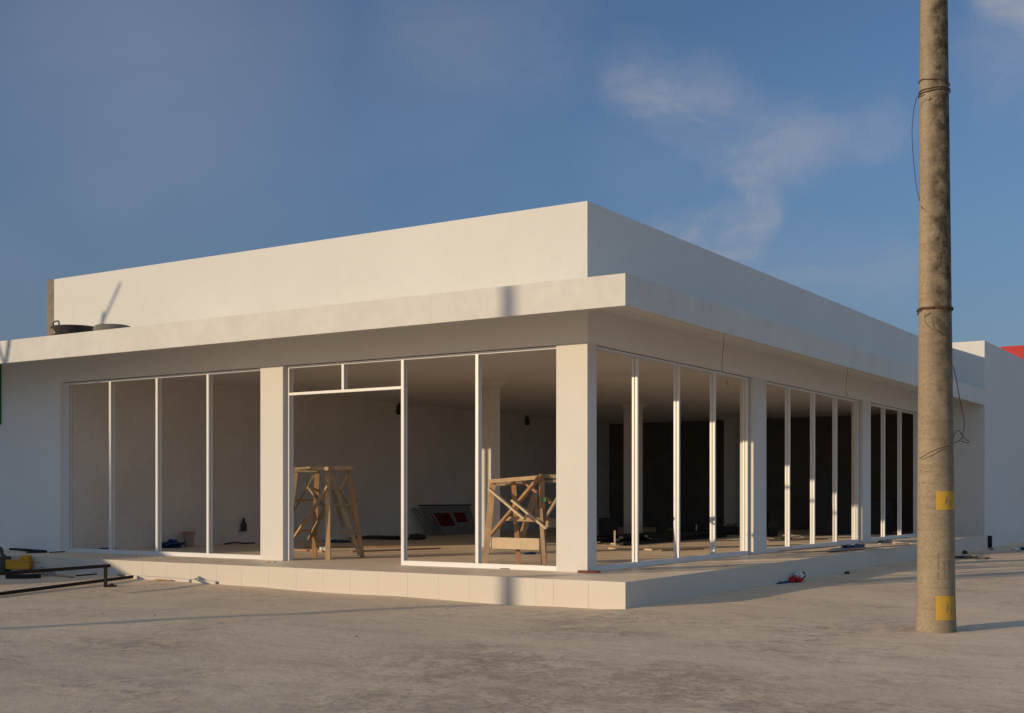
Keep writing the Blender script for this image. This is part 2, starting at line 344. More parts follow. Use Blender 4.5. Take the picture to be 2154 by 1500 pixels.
# ------------------------------------------------------------------ ground
def interp(tab, x):
    if x <= tab[0][0]: return tab[0][1]
    for (a, b), (c, d) in zip(tab, tab[1:]):
        if x <= c: return b + (d - b) * (x - a) / (c - a)
    return tab[-1][1]
BL = [(-13.4, .04), (-11.57, .075), (-10, .085), (-9.7, .055), (-8.2, .048), (-7.5, .028), (-6.5, .017), (-5.8, -.006), (-4.7, -.011), (-3.8, -.002), (-2.5, -.03), (-1.96, -.038), (-1.1, -.024), (-.4, -.022), (0, -.003)]
BR = [(0, -.003), (.2, .009), (1.24, .006), (2.3, .01), (3.94, .014), (6.4, -.03), (7.65, -.009), (10.5, .04), (13.4, .011), (20, .004), (27.5, -.01)]
def gh(x, y):
    d = math.hypot(x, y)
    n = .020 * noise.noise(Vector((x * .35, y * .35, 3))) + .009 * noise.noise(Vector((x * 1.3, y * 1.3, 7)))
    e = 0; w = 0
    if x <= 0 and y < .3: e = interp(BL, x); w = math.exp(-max(-y, 0) / .9)
    elif y >= 0 and x > -.3: e = interp(BR, y); w = math.exp(-max(x, 0) / 1.2)
    elif x > 0 and y < 0: e = -.003; w = math.exp(-d / .9)
    h = n * (1 - w) + e * w
    if x < -.3 and y > .3: h = -.12
    f = max(0, min(1, (60 - math.hypot(x, y)) / 30))
    return h * f
def axis(lo, hi, st, far):
    a = []; v = lo
    while v < hi + 1e-6: a.append(round(v, 4)); v += st
    k = st; v = hi
    while v < far: k *= 1.35; v += k; a.append(v)
    k = st; v = lo
    while v > -far: k *= 1.35; v -= k; a.insert(0, v)
    return a
xs = axis(-14, 10, .16, 2500); ys = axis(-13, 24, .16, 2500)
bm = bmesh.new(); grid = [[bm.verts.new((x, y, gh(x, y))) for x in xs] for y in ys]
for j in range(len(ys) - 1):
    for i in range(len(xs) - 1): bm.faces.new((grid[j][i], grid[j][i + 1], grid[j + 1][i + 1], grid[j + 1][i]))
g = MB(); g.bm.free(); g.bm = bm
go = g.build('ground', 'ground', smooth=True); tag(go, kind='structure')

# ------------------------------------------------------------------ the shop building
DZ = .352; WT = 3.77; CT = 5.86
B = thing('shop_building', (-1.38, 1.44, 0), 'unfinished flat-roofed white shop building with wide canopy and empty window openings', 'building')
LX = -17.5
m = MB()
m.prism([(LX, 0), (0, 0), (0, 21.717), (-.10, 21.717), (-.10, .10), (LX, .10)], 4.01, 4.44)
cn = m.build('canopy', 'fascia', B, bevel=.006)
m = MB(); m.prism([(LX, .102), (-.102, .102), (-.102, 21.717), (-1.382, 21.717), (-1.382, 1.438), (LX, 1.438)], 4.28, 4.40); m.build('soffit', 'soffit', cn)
m = MB(); m.prism([(-13.72, 1.44), (-1.38, 1.44), (-1.38, 21.717), (-1.58, 21.717), (-1.58, 1.64), (-13.72, 1.64)], 4.282, CT)
m.build('parapet_wall', 'plaster', B, bevel=.006)
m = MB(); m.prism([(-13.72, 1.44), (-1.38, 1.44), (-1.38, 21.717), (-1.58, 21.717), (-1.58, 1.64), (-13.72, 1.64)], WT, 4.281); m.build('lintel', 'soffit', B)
m = MB(); m.box(-13.95, -13.723, 1.45, 1.95, 4.403, CT + .01); m.build('unpainted_pier', 'pier', B, bevel=.01)
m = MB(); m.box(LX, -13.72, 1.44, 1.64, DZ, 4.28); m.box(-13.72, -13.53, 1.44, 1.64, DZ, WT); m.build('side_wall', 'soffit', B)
m = MB(); m.box(-13.6, -13.4, 1.643, 24.5, DZ, 4.02); m.build('inner_wall', 'inner', B)
m = MB(); m.box(-13.6, -1.38, 24.5, 24.7, DZ, 4.02); m.box(-1.58, -1.38, 21.72, 24.5, DZ, 4.02); m.build('back_wall', 'backwall', B)
m = MB(); m.box(-13.6, -1.582, 1.643, 24.7, 4.02, 4.2); m.build('ceiling', 'ceiling', B)
m = MB(); m.prism([(LX, .008), (-.008, .008), (-.008, 21.717), (-1.38, 21.717), (-1.38, 24.7), (LX, 24.7)], -.3, DZ)
m.build('floor_slab', 'deck', B)
# riser faced with large tiles, real joints between them
JX = [LX, -16.6, -16.0, -15.4, -14.8, -14.2, -13.6, -13.0, -12.4, -11.8, -11.2, -10.6, -10.0, -9.4, -8.8, -8.2, -7.6, -7.02, -6.42, -5.83, -5.26, -4.73, -4.18, -3.62, -3.06, -2.51, -1.94, -1.39, -1.11, -.56, 0]
JY = [0.008, .63, 1.46, 2.1, 2.7, 3.3, 3.81, 4.4, 5.05, 5.7, 6.3, 6.9, 7.4, 8.05, 8.7, 9.3, 9.95, 10.64, 11.3, 12, 12.6, 13.21, 13.9, 14.5, 15.2, 15.9, 16.5, 17.2, 17.9, 18.6, 19.3, 20, 20.7, 21.717]
m = MB()
for i, (a, b) in enumerate(zip(JX, JX[1:])):
    dz = random.uniform(0, .002); m.box(a + .001, b - (.001 if b < 0 else 0), random.uniform(-.0015, .0), .008, -.28, DZ + dz)
for a, b in zip(JY, JY[1:]):
    m.box(-.008, random.uniform(-.0005, .001), a + .001, b - .001, -.28, DZ + random.uniform(0, .002))
m.build('riser_tiles', 'tile', B, bevel=.001)
# columns in the facades
def column(x0, x1, y0, y1, mname='column', cap=False):
    m = MB(); m.box(x0, x1, y0, y1, DZ, WT if not cap else 3.86)
    o = m.build('column', mname, B, bevel=.006)
    if cap:
        c = MB(); zs = [(3.86, -.012), (3.875, -.012), (3.88, .0), (3.92, .02), (3.96, .06), (3.99, .11), (4.018, .18)]
        rings = []
        for z, e in zs:
            rings.append([c.bm.verts.new(p) for p in ((x0 - e, y0 - e, z), (x1 + e, y0 - e, z), (x1 + e, y1 + e, z), (x0 - e, y1 + e, z))])
        for a, b in zip(rings, rings[1:]):
            for k in range(4): c.bm.faces.new((a[k], a[(k + 1) % 4], b[(k + 1) % 4], b[k]))
        c.bm.faces.new(rings[0][::-1]); c.bm.faces.new(rings[-1])
        c.build('capital', mname, o)
    return o
column(-1.92, -1.38, 1.44, 1.72)
column(-8.01, -7.47, 1.44, 1.72)
column(-1.66, -1.38, 7.97, 8.65); column(-1.66, -1.38, 14.96, 15.60); column(-1.66, -1.38, 20.95, 21.717)
column(-7.90, -7.48, 8.0, 8.37, 'column', True); column(-8.33, -7.93, 15.9, 16.27, 'column', True); column(-8.33, -7.93, 22.9, 23.27, 'column', True)

# aluminium frames: each section is a channel (two lips and a recessed web)
FY, FX = 1.53, -1.47
def sec_left(m, x0, x1, z0, z1, ax):      # ax 'v' upright, 'h' rail, in the plane of the left facade
    m.box(x0, x1, FY, FY + .038, z0, z1)
    if ax == 'v': m.box(x0 + .018, x1 - .018, FY + .038, FY + .062, z0 + .001, z1 - .001)
    else: m.box(x0 + .001, x1 - .001, FY + .038, FY + .062, z0 + .012, z1 - .012)
    m.box(x0, x1, FY + .062, FY + .10, z0, z1)
def sec_right(m, y0, y1, z0, z1, ax):
    m.box(FX - .038, FX, y0, y1, z0, z1)
    if ax == 'v': m.box(FX - .062, FX - .038, y0 + .018, y1 - .018, z0 + .001, z1 - .001)
    else: m.box(FX - .062, FX - .038, y0 + .001, y1 - .001, z0 + .012, z1 - .012)
    m.box(FX - .10, FX - .062, y0, y1, z0, z1)
HZ0, HZ1 = 3.718, 3.757; SZ = .425
def frame_left(x0, x1, mull, jl, jr, sill, trans=None, label=None):
    m = MB(); sec_left(m, x0, x1, HZ0, HZ1, 'h'); f = m.build('window_frame', 'alu', B)
    if label: tag(f, label)
    m = MB(); m.box(x0, x1, FY + .02, FY + .08, HZ1, WT); m.build('joint', 'gap', f)
    for a, b, zt in jl + jr:
        m = MB(); sec_left(m, a, b, DZ, HZ0, 'v'); m.build('jamb', 'alu', f)
    for a, b in mull:
        m = MB(); sec_left(m, a, b, (SZ if sill and sill[0] <= a - .01 and sill[1] >= b else DZ), HZ0, 'v'); m.build('mullion', 'alu', f)
    if sill: m = MB(); sec_left(m, sill[0], sill[1], DZ, SZ, 'h'); m.build('sill', 'alu', f)
    if trans:
        m = MB(); sec_left(m, trans[0], trans[1], 3.245, 3.29, 'h'); m.build('transom', 'alu', f)
        m = MB(); sec_left(m, trans[2], trans[2] + .05, 3.29, HZ0, 'v'); m.build('mullion', 'alu', f)
    return f
frame_left(-13.53, -8.01, [(-12.16, -12.105), (-10.825, -10.77), (-9.455, -9.40)], [(-13.53, -13.47, 0), (-13.46, -13.395, 0)], [(-8.07, -8.01, 0)], (-13.395, -8.07))
frame_left(-7.47, -1.92, [(-4.935, -4.88), (-3.455, -3.40)], [(-7.47, -7.41, 0)], [(-1.97, -1.92, 0)], (-4.88, -1.97), (-7.41, -4.935, -6.21), label='window frame with a door opening and a small transom light above it')
def frame_right(y0, y1, mull, jambs):
    m = MB(); sec_right(m, y0, y1, HZ0, HZ1, 'h'); f = m.build('window_frame', 'alu', B)
    m = MB(); m.box(FX - .08, FX - .02, y0, y1, HZ1, WT); m.build('joint', 'gap', f)
    for a, b in jambs:
        m = MB(); sec_right(m, a, b, DZ, HZ0, 'v'); m.build('jamb', 'alu', f)
    for a in mull:
        m = MB(); sec_right(m, a, a + .05, SZ, HZ0, 'v'); m.build('mullion', 'alu', f)
    m = MB(); sec_right(m, jambs[0][1], jambs[-1][0], DZ, SZ, 'h'); m.build('sill', 'alu', f)
frame_right(1.72, 7.97, [3.24, 4.80, 6.33], [(1.72, 1.77), (7.89, 7.945)])
frame_right(8.65, 14.96, [10.19, 11.74, 13.26], [(8.65, 8.70), (14.87, 14.925)])
frame_right(15.60, 20.95, [17.10, 18.62, 20.20], [(15.60, 15.65), (20.87, 20.93)])
# wall lamps / hanging cable ends and the low niche on the inner wall
for (y, z, lab) in [(12.23, 3.88, 'wall_lamp'), (18.83, 3.9, 'wall_lamp')]:
    m = MB(); m.lathe([(.02, .24), (.03, .22), (.03, .10), (.07, .06), (.075, -.10), (.05, -.14), (.001, -.145)], (-13.31, y, z - .05), 12); m.box(-13.398, -13.31, y - .02, y + .02, z + .05, z + .08)
    lm = m.build(lab, 'rubber', smooth=True)
    tag(lm, 'dark wall lamp beside the tall post of the door opening' if y < 15 else 'dark wall lamp far back, seen just left of the corner column', 'lamp', 'lamps on the inner wall')
t = thing('wall_socket', (-13.4, 6.35, .7), 'small dark cable box in its recess low on the inner left wall', 'socket')
m = MB(); m.box(-13.397, -13.36, 6.22, 6.48, .64, .66); m.build('ledge', 'sack', t)
m = MB(); m.lathe([(.001, 0), (.07, 0), (.075, .15), (.04, .20), (.03, .28), (.001, .30)], (-13.33, 6.35, .662), 10); m.build('box', 'rubber', t, smooth=True)

# ------------------------------------------------------------------ neighbouring buildings
nb = thing('neighbour_building', (0, 21.72, 0), 'plain white windowless building joining the far right end of the shop', 'building')
m = MB(); m.prism([(-1.378, 21.72), (0, 21.72), (0, 33), (-13.6, 33), (-13.6, 24.72), (-1.378, 24.72)], -.3, 5.82); m.build('wall', 'plaster', nb, bevel=.006)
m = MB(); m.box(.0, .03, 21.9, 33, -.3, .36); m.build('plinth', 'fascia', nb)
rb = thing('red_building', (-2, 34, 0), 'distant building with bright red cladding behind the white neighbour', 'building')
m = MB(); m.box(-1.99, 9, 34.15, 44, -.3, 6.2); m.build('wall', 'plaster', rb)
m = MB(); m.box(-1.99, 9, 34, 34.14, 5.0, 7.01); m.build('cladding', 'red', rb)
m = MB(); m.box(-17.5, -15.44, 1.36, 1.437, 2.98, 4.27); gs = m.build('wall_panel', 'green', bevel=.004); tag(gs, 'dark green panel on the wall at the left edge under the canopy', 'sign')

# buildings and pole out of the frame, towards the sun, whose shadows fall on the shop
def uv(u, v, z): return Vector((u * .895 + v * .446, -u * .446 + v * .895, z))
sh = thing('site_hut', uv(-12, -18, 0), 'tall grey rendered site hut with a sloping lean-to, left of the yard', 'hut')
def hprism(m, prof, v0, v1):
    a = [m.bm.verts.new(uv(u, v0, z)) for u, z in prof]; b = [m.bm.verts.new(uv(u, v1, z)) for u, z in prof]; n = len(prof)
    m.bm.faces.new(a); m.bm.faces.new(b[::-1])
    for i in range(n): m.bm.faces.new((a[i], b[i], b[(i + 1) % n], a[(i + 1) % n]))
m = MB(); hprism(m, [(-20, -.2), (-11.5, -.2), (-11.5, 3.95), (-11.64, 5.99), (-20, 5.99)], -22, -18); m.build('wall', 'shed', sh)
m = MB(); hprism(m, [(-11.497, -.2), (-8.70, -.2), (-8.70, 2.30), (-9.35, 2.53), (-10.11, 2.76), (-11.497, 3.28)], -22, -18.05); m.build('lean_to', 'shed', sh)
m = MB(); hprism(m, [(-11.497, 3.29), (-10.11, 2.77), (-9.35, 2.54), (-8.68, 2.31), (-8.68, 2.37), (-9.35, 2.61), (-10.11, 2.84), (-11.497, 3.36)], -22.1, -18); m.build('roof', 'darkpanel', sh)
ms = thing('roof_mast', uv(-11.86, -18.2, 5.99), 'thin leaning aerial mast on top of the grey site hut', 'antenna')
m = MB(); m.tube([uv(-11.86, -18.2, 5.98), uv(-11.55, -18.2, 7.42)], .055, 10); m.build('mast', 'pier', ms)
m = MB(); m.tube([uv(-12.13, -18.2, 6.6), uv(-11.86, -18.2, 5.98)], .04, 8); m.build('stay', 'pier', ms)
m = MB(); m.tube([uv(-11.64, -18.2, 7.15), uv(-11.12, -18.2, 7.99)], .03, 8); m.build('rod', 'pier', ms)
p2 = uv(-1.65, -30.8, 0)
m = MB(); m.tube([p2 + Vector((0, 0, -.2)), p2 + Vector((0, 0, 9.5))], .13, 32, .105)
o2 = m.build('utility_pole', 'pole', smooth=False); tag(o2, 'shorter concrete pole standing behind the camera side of the yard', 'pole')

# ------------------------------------------------------------------ utility pole
PC = Vector((4.10, -.42, 0)); D0 = (PC - CAM).dot(FW)
toC = (CAM - PC); toC.z = 0; toC.normalize(); side = Vector((-toC.y, toC.x, 0))
if side.dot(RT) < 0: side = -side
LEAN = Vector((-.0030, -.002, 1)) 
def prad(z): return .207 - (.207 - .146) * z / 6.93 + (.012 * math.exp(-z / .12))
def pcen(z): return PC + Vector((LEAN.x * z, LEAN.y * z, z))
up_ = thing('utility_pole', tuple(PC), 'tall round concrete pole with yellow patches at its foot, right of the shop', 'pole')
bm = bmesh.new(); rings = []; zz = [-.2 + i * .06 for i in range(172)]
for z in zz:
    c = pcen(z); r = prad(max(z, 0)) + .0012 * noise.noise(Vector((0, 0, z * 9)))
    rings.append([bm.verts.new(c + Vector((math.cos(a) * (r + .0015 * noise.noise(Vector((math.cos(a) * 2, math.sin(a) * 2, z * 2)))), math.sin(a) * r, 0))) for a in [2 * math.pi * k / 56 for k in range(56)]])
for a, b in zip(rings, rings[1:]):
    for k in range(56): bm.faces.new((a[k], a[(k + 1) % 56], b[(k + 1) % 56], b[k]))
bm.faces.new(rings[-1])
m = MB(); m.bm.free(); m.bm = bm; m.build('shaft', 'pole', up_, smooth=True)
def shell(m, phi0, phi1, z0, z1, off=.003, n=14, jag=0.0):
    A = []; Bv = []
    for i in range(n + 1):
        ph = R(phi0 + (phi1 - phi0) * i / n)
        for lst, z, sg in ((A, z0, 1), (Bv, z1, -1)):
            zq = z + jag * noise.noise(Vector((i * .7, z * 9, 1)))
            c = pcen(zq); r = prad(zq) + off
            lst.append(m.bm.verts.new(c + (toC * math.cos(ph) + side * math.sin(ph)) * r))
    for i in range(n): m.bm.faces.new((A[i], A[i + 1], Bv[i + 1], Bv[i]))
zpx = lambda py: 1.52 + (HY - py) / 189.0
for (a, b, f0, f1) in [(1072, 1033, 1, 82), (1301, 1251, -1, 66)]:
    m = MB(); shell(m, f0, f1, zpx(a), zpx(b), jag=.004); yp = m.build('yellow_patch', 'yellow', up_, smooth=True)
    m = MB()
    for (p0, p1, q0, q1) in [(30, 33, .30, .50), (34, 37, .48, .72), (31, 42, .42, .46), (49, 52, .2, .5)]:
        shell(m, p0, p1, zpx(a) + (zpx(b) - zpx(a)) * q0, zpx(a) + (zpx(b) - zpx(a)) * q1, .0045, 4, .008)
    m.build('mark', 'stain', yp)
m = MB(); P_ = lambda ph0, ph1, ya, yb: shell(m, ph0, ph1, zpx(ya), zpx(yb), .003, 5, .003)
for q in [(5, 7, 1195, 1162), (5, 7, 1216, 1202), (5, 12, 1164, 1161.5), (15, 20, 1164, 1161.5), (26, 42, 1163, 1160.5), (26, 46, 1179, 1176.5), (24, 26, 1212, 1180), (36, 38, 1212, 1180), (24, 34, 1184, 1181), (24, 30, 1198, 1195), (36, 44, 1204, 1201), (26, 44, 1216, 1213.5), (44, 46, 1196, 1181)]: P_(*q)
m.build('stencil_mark', 'stain', up_)
m = MB()
for q in [(-60, -46, 992, 989), (-40, -12, 994, 991.5), (-4, 10, 1002, 999), (18, 40, 1000, 998), (48, 62, 988, 984), (-70, -58, 1019, 1017), (-46, -34, 1017, 1015), (-20, 2, 1018, 1016.5), (20, 44, 1019, 1016)]:
    m = MB(); shell(m, q[0], q[1], zpx(q[2]), zpx(q[3]), .003, 5, .003); m.build('casting_seam', 'stain', up_)
def ringpts(z, tilt=0, dr=.008, n=28, ph=0, a0=0, a1=360):
    out = []
    for k in range(n + 1):
        a = R(a0 + (a1 - a0) * k / n + ph); zq = z + tilt * math.sin(a) + .004 * math.sin(5 * a)
        out.append(pcen(zq) + (toC * math.cos(a) + side * math.sin(a)) * (prad(zq) + dr))
    return out
def pole_wire(lst, lab=None, mt_='rust', r=.006):
    m = MB()
    for q in lst: m.tube(q, r, 6)
    o = m.build('wire', mt_, up_, smooth=True)
    if lab: tag(o, lab)
zp = zpx
pole_wire([ringpts(zp(176), -.03, .010), ringpts(zp(193), .006, .011), ringpts(zp(198), .01, .014), crv([at(1945, 199, D0 - .2), at(1936, 203, D0 - .19), at(1938, 196, D0 - .2)])], 'double wire ring high on the pole', r=.0055)
pole_wire([crv([at(1937, 203, D0 - .16), at(1928, 207, D0 - .12), at(1921, 240, D0), at(1918.5, 285, D0), at(1922, 340, D0), at(1929, 400, D0), at(1936, 428, D0), at(1940, 440, D0 - .12)], 8)], 'thin loose wire bowing out from the pole', 'wirem', .0038)
pole_wire([ringpts(zp(650), .002, .009), ringpts(zp(653), -.003, .013), ringpts(zp(652), .004, .016), crv([at(1940, 652, D0 - .22), at(1932, 658, D0 - .18), at(1930, 663, D0 - .16)])], 'dark rusty wire band round the pole', r=.007)
fr = D0 - .215
pole_wire([crv([at(1945, 660, fr), at(1947, 678, fr - .01), at(1958, 690, fr - .015), at(1975, 698, fr), at(1986, 706, fr + .02)])], r=.003)
pole_wire([crv([at(1999, 765, D0 - .05), at(2005, 772, D0), at(2012, 800, D0 + .02), at(2019, 840, D0 + .02), at(2027, 878, D0), at(2028, 898, D0), at(2025, 916, D0), at(2031, 924, D0), at(2039, 929, D0), at(2034, 931, D0), at(2022, 928, D0 - .02)], 8),
           crv([at(2003, 926, D0 - .02), at(2008, 912, D0), at(2015, 905, D0), at(2021, 911, D0), at(2025, 918, D0), at(2018, 927, D0 - .02), at(2006, 932, D0 - .06), at(1990, 939, fr + .02), at(1968, 946, fr - .01), at(1948, 956, fr + .01), at(1934, 966, D0 - .10)], 8)], 'wire tied slantwise round the pole with a curled loose end', 'rust', .0045)

# ------------------------------------------------------------------ hanging wires on the facade
def wire(pts, label, r=.004):
    m = MB().tube(crv(pts), r, 6); o = m.build('wire', 'wirem', smooth=True); return tag(o, label, 'wire', 'wires hanging from the canopy')
wire([(-.112, 3.41 + .1, 4.3), (-.112, 3.55, 3.98), (-.5, 4.4, 3.80), (-1.0, 5.55, 3.74), (-1.36, 6.45, 3.72)], 'thin dark wire hanging from the canopy above the first right-hand window')
wire([(-.112, 9.7, 4.3), (-.112, 9.75, 3.98), (-.6, 11.2, 3.82), (-1.1, 12.8, 3.78), (-1.36, 13.8, 3.77)], 'thin dark wire hanging from the canopy above the second right-hand window')
m = MB().tube(crv([at(1528, 797, 27), at(1530, 802, 27), at(1528, 805, 27), at(1532, 811, 27)]), .006, 6); tag(m.build('wire_hook', 'wirem'), 'tiny twisted wire end dangling in the first right-hand window opening', 'wire')

# ------------------------------------------------------------------ wooden trestles
def plank(par, name, a, b, w, h, mname='wood'):
    m = MB().beam(a, b, w * 1.22, h * 1.2); return m.build(name, mname, par, bevel=.003)
T1 = thing('wooden_trestle', (-7.5, 2.5, DZ), 'left wooden trestle of nailed battens standing in the door opening', 'trestle', 'wooden trestles')
def ft(px, py): q = onz(px, py, DZ); return q
foot = lambda px, py: (ft(px, py), (ft(px, py) - CAM).dot(FW))
f1, d1 = foot(690, 1177); f2, d2 = foot(763, 1174); f3, d3 = foot(661, 1171)
f4 = Vector((-8.12, 2.2, DZ)); d4 = (f4 - CAM).dot(FW)
n1, n2, n3, n4 = at(689, 985, d1 + .1), at(733, 989, d2 - .05), at(668, 986, d3 - .2), at(624, 992, d4 + .15)
plank(T1, 'leg', f1, n1, .075, .05); plank(T1, 'leg', f3, n3, .075, .05, 'wood3'); plank(T1, 'leg', f4, n4, .06, .045, 'wood2'); plank(T1, 'leg', f2, n2, .065, .045, 'wood3')
plank(T1, 'leg', at(757, 1168, d2 - .02), at(697, 1000, d1 + .35), .06, .04)
plank(T1, 'rail', at(656, 984.5, d1 + .05), at(692, 986, d1 + .02), .08, .055); plank(T1, 'rail', at(692, 984.5, d1 + .09), at(740, 984.5, d2 - .08), .06, .05)
plank(T1, 'rail', at(618, 990, d4 + .12), at(669, 990, d3 - .25), .06, .05, 'wood2'); plank(T1, 'rail', at(622, 986, d4 + .2), at(690, 981, d1 + .3), .05, .03, 'wood2')
plank(T1, 'brace', at(691, 1022, d1 - .04), at(612, 1143, d4 + .1), .06, .03, 'wood'); plank(T1, 'brace', at(645, 1018, d3 - .1), at(690, 1078, d1 + .1), .055, .03, 'wood2')
plank(T1, 'brace', at(730, 997, d2 - .1), at(714, 1030, d2 - .15), .06, .035); plank(T1, 'brace', at(716, 1028, d2 - .1), at(748, 1095, d2 + .02), .05, .03, 'wood3')
plank(T1, 'brace', at(660, 1000, d3 - .15), at(612, 1085, d4 + .15), .055, .03, 'wood2'); plank(T1, 'brace', at(650, 1135, d3), at(684, 1070, d1 + .35), .055, .03, 'wood2')
plank(T1, 'rail', at(613, 1054, d4 + .1), at(664, 1051, d3 - .05), .055, .03, 'wood3'); plank(T1, 'rail', at(610, 1116, d4 + .05), at(664, 1116, d3 - .05), .06, .035, 'wood3')
plank(T1, 'rail', at(690, 1061, d1 + .12), at(754, 1063, d2 + .05), .07, .03, 'wood2'); plank(T1, 'rail', at(689, 1118, d1 + .1), at(760, 1122, d2 + .05), .06, .03, 'wood2')
plank(T1, 'brace', at(745, 1062, d2 + .1), at(764, 1040, d2 + .1), .03, .02, 'wood2'); plank(T1, 'brace', at(700, 1030, d1 + .4), at(722, 1110, d1 + .5), .05, .03, 'wood2')

T2 = thing('wooden_trestle', (-3.4, 2.7, DZ), 'right wooden trestle with crossed boards behind the sill next to the corner column', 'trestle', 'wooden trestles')
g1, e1 = foot(1020, 1187); g2, e2 = foot(1144, 1190); g3, e3 = foot(1091, 1186)
g4 = g2 + (g3 - g1) + Vector((.15, .1, 0)); e4 = (g4 - CAM).dot(FW)
k1, k2, k3, k4 = at(1037, 1012, e1 + .1), at(1139, 1000, e2 + .1), at(1080, 1008, e3 - .05), at(1176, 1006, e4 - .1)
plank(T2, 'leg', g1, k1, .085, .05); plank(T2, 'leg', g2, k2, .075, .05, 'wood3'); plank(T2, 'leg', g3, k3, .065, .05, 'wood3'); plank(T2, 'leg', g4, k4, .07, .05, 'wood')
plank(T2, 'leg', at(1137, 1070, e2 - .03), at(1145, 1188, e2 - .06), .055, .03)
plank(T2, 'rail', at(1031, 1013, e1 + .05), at(1136, 1004, e2 + .06), .07, .055); plank(T2, 'rail', at(1040, 1019, e1 + .35), at(1126, 1016, e3 + .1), .055, .05, 'wood2')
plank(T2, 'rail', at(1142, 1001, e2 + .1), at(1176, 1003, e4 - .1), .05, .05, 'wood2'); plank(T2, 'rail', at(1142, 1013, e2 + .15), at(1176, 1012, e4 - .05), .06, .04, 'wood2')
plank(T2, 'brace', at(1139, 998, e2 - .02), at(1032, 1126, e1 - .0), .085, .035, 'wood3')
plank(T2, 'brace', at(1029, 1028, e1 - .07), at(1104, 1092, e2 + .12), .10, .03, 'twig'); plank(T2, 'brace', at(1077, 1052, e2 + .08), at(1150, 1112, e2 - .08), .10, .03, 'twig')
plank(T2, 'rail', at(1034, 1142, e1 + .05), at(1142, 1145, e2 + .05), .05, .155, 'twig')
plank(T2, 'rail', at(1062, 1091, e3 - .1), at(1180, 1095, e4), .05, .06, 'wood'); plank(T2, 'rail', at(1150, 1104, e4 - .3), at(1180, 1105, e4), .05, .07, 'wood2')
plank(T2, 'brace', at(1128, 1032, e3 + .2), at(1097, 1130, e3 + .1), .085, .03); plank(T2, 'brace', at(1095, 1008, e3), at(1160, 1058, e4 - .1), .06, .03, 'wood3')
plank(T2, 'brace', at(1178, 1040, e4 - .2), at(1144, 1096, e2 + .06), .07, .035, 'wood2'); plank(T2, 'brace', at(1128, 1040, e3 + .25), at(1128, 1100, e3 + .25), .04, .03)
M['greent'] = mat('green_tape', (.12, .35, .16), .5)
m = MB().beam(at(1138, 1051, e2 + .0), at(1148, 1051, e2 + .0), .03, .062, up=(0, 0, 1)); m.build('tape', 'greent', T2)

# ------------------------------------------------------------------ things on the canopy
t = thing('mortar_tub', (-11.85, .45, 4.40), 'black mortar tub with a wire handle on the canopy edge, left end', 'tub')
m = MB(); m.lathe([(.001, .02), (.34, .02), (.40, .17), (.45, .185), (.45, .20), (.39, .195), (.33, .04), (.001, .035)], (-11.80, .48, 4.43), 28); m.build('bowl', 'rubber', t, smooth=True)
m = MB(); m.tube(crv([(-12.16, .26, 4.62), (-12.14, .24, 4.71), (-12.09, .23, 4.735), (-11.96, .20, 4.735), (-11.91, .19, 4.71), (-11.90, .18, 4.62)], 4), .014, 8); m.build('handle', 'rubber', t)
m = MB(); m.crumple((-12.05, .3, 4.46), (.14, .11, .07), 3); m.build('mortar_lump', 'pier', t)
m = MB()
ri = []
for k in range(36):
    a = 2 * math.pi * k / 36; ring = []
    for j in range(14):
        b = 2 * math.pi * j / 14; rr = .265 + .085 * math.cos(b); ring.append(m.bm.verts.new((-10.74 + rr * math.cos(a), .47 + rr * math.sin(a), 4.50 + .09 * (abs(math.sin(b)) ** .7) * (1 if math.sin(b) > 0 else -1))))
    ri.append(ring)
for k in range(36):
    for j in range(14): m.bm.faces.new((ri[k][j], ri[(k + 1) % 36][j], ri[(k + 1) % 36][(j + 1) % 14], ri[k][(j + 1) % 14]))
M['dusty'] = mat('dusty_rubber', (.19, .175, .15), .9, .5, 10, dark=(.20, .18, .15))
tag(m.build('car_tyre', 'dusty', smooth=True), 'old dusty tyre lying flat on the canopy right of the black tub', 'tyre')

# ------------------------------------------------------------------ inside the shop
def floor_thing(name, mb, mname, label, cat, group=None, smooth=False, bevel=0): return tag(mb.build(name, mname, smooth=smooth, bevel=bevel), label, cat, group)
t = thing('bucket', (-13.12, 5.55, DZ), 'pale pinkish plastic bucket standing by the inner left wall', 'bucket')
def at_x(px, x):      # floor point on the line of sight of a bearing, at a given world x
    r = FW + RT * ((px - CX) / FPX); k = (x - CAM.x) / r.x; q = CAM + r * k; return Vector((q.x, q.y, DZ))
bc = at_x(397, -13.15)
m = MB().lathe([(.001, 0), (.095, 0), (.125, .30), (.135, .30), (.135, .335), (.12, .335), (.118, .30), (.09, .02), (.001, .02)], bc, 24); m.build('body', 'pink', t, smooth=True)
M['redrim'] = mat('faded_red_rim', (.5, .22, .18), .6)
m = MB().lathe([(.131, .298), (.139, .298), (.139, .338), (.131, .338)], bc, 24); m.build('rim', 'redrim', t, smooth=True)
q = at_x(362, -13.1); floor_thing('plastic_bag', MB().crumple((q.x, q.y, DZ + .06), (.20, .26, .09), 5), 'blue', 'crumpled blue plastic bag on the floor beside the pink bucket', 'bag')
q = at_x(180, -13.2); floor_thing('plastic_sheet', MB().crumple((q.x + .05, q.y + .4, DZ + .03), (.07, .26, .035), 8), 'blue', 'flattened dark blue sheet just behind the sill of the leftmost window', 'sheet')
q = at_x(492, -13.2); floor_thing('cable_scrap', MB().tube(crv([(q.x, q.y - .3, DZ + .02), (q.x + .05, q.y, DZ + .05), (q.x, q.y + .3, DZ + .02), (q.x + .06, q.y + .6, DZ + .02)]), .02, 6), 'rubber', 'short dark cable scrap on the floor under the wall cable box', 'cable')
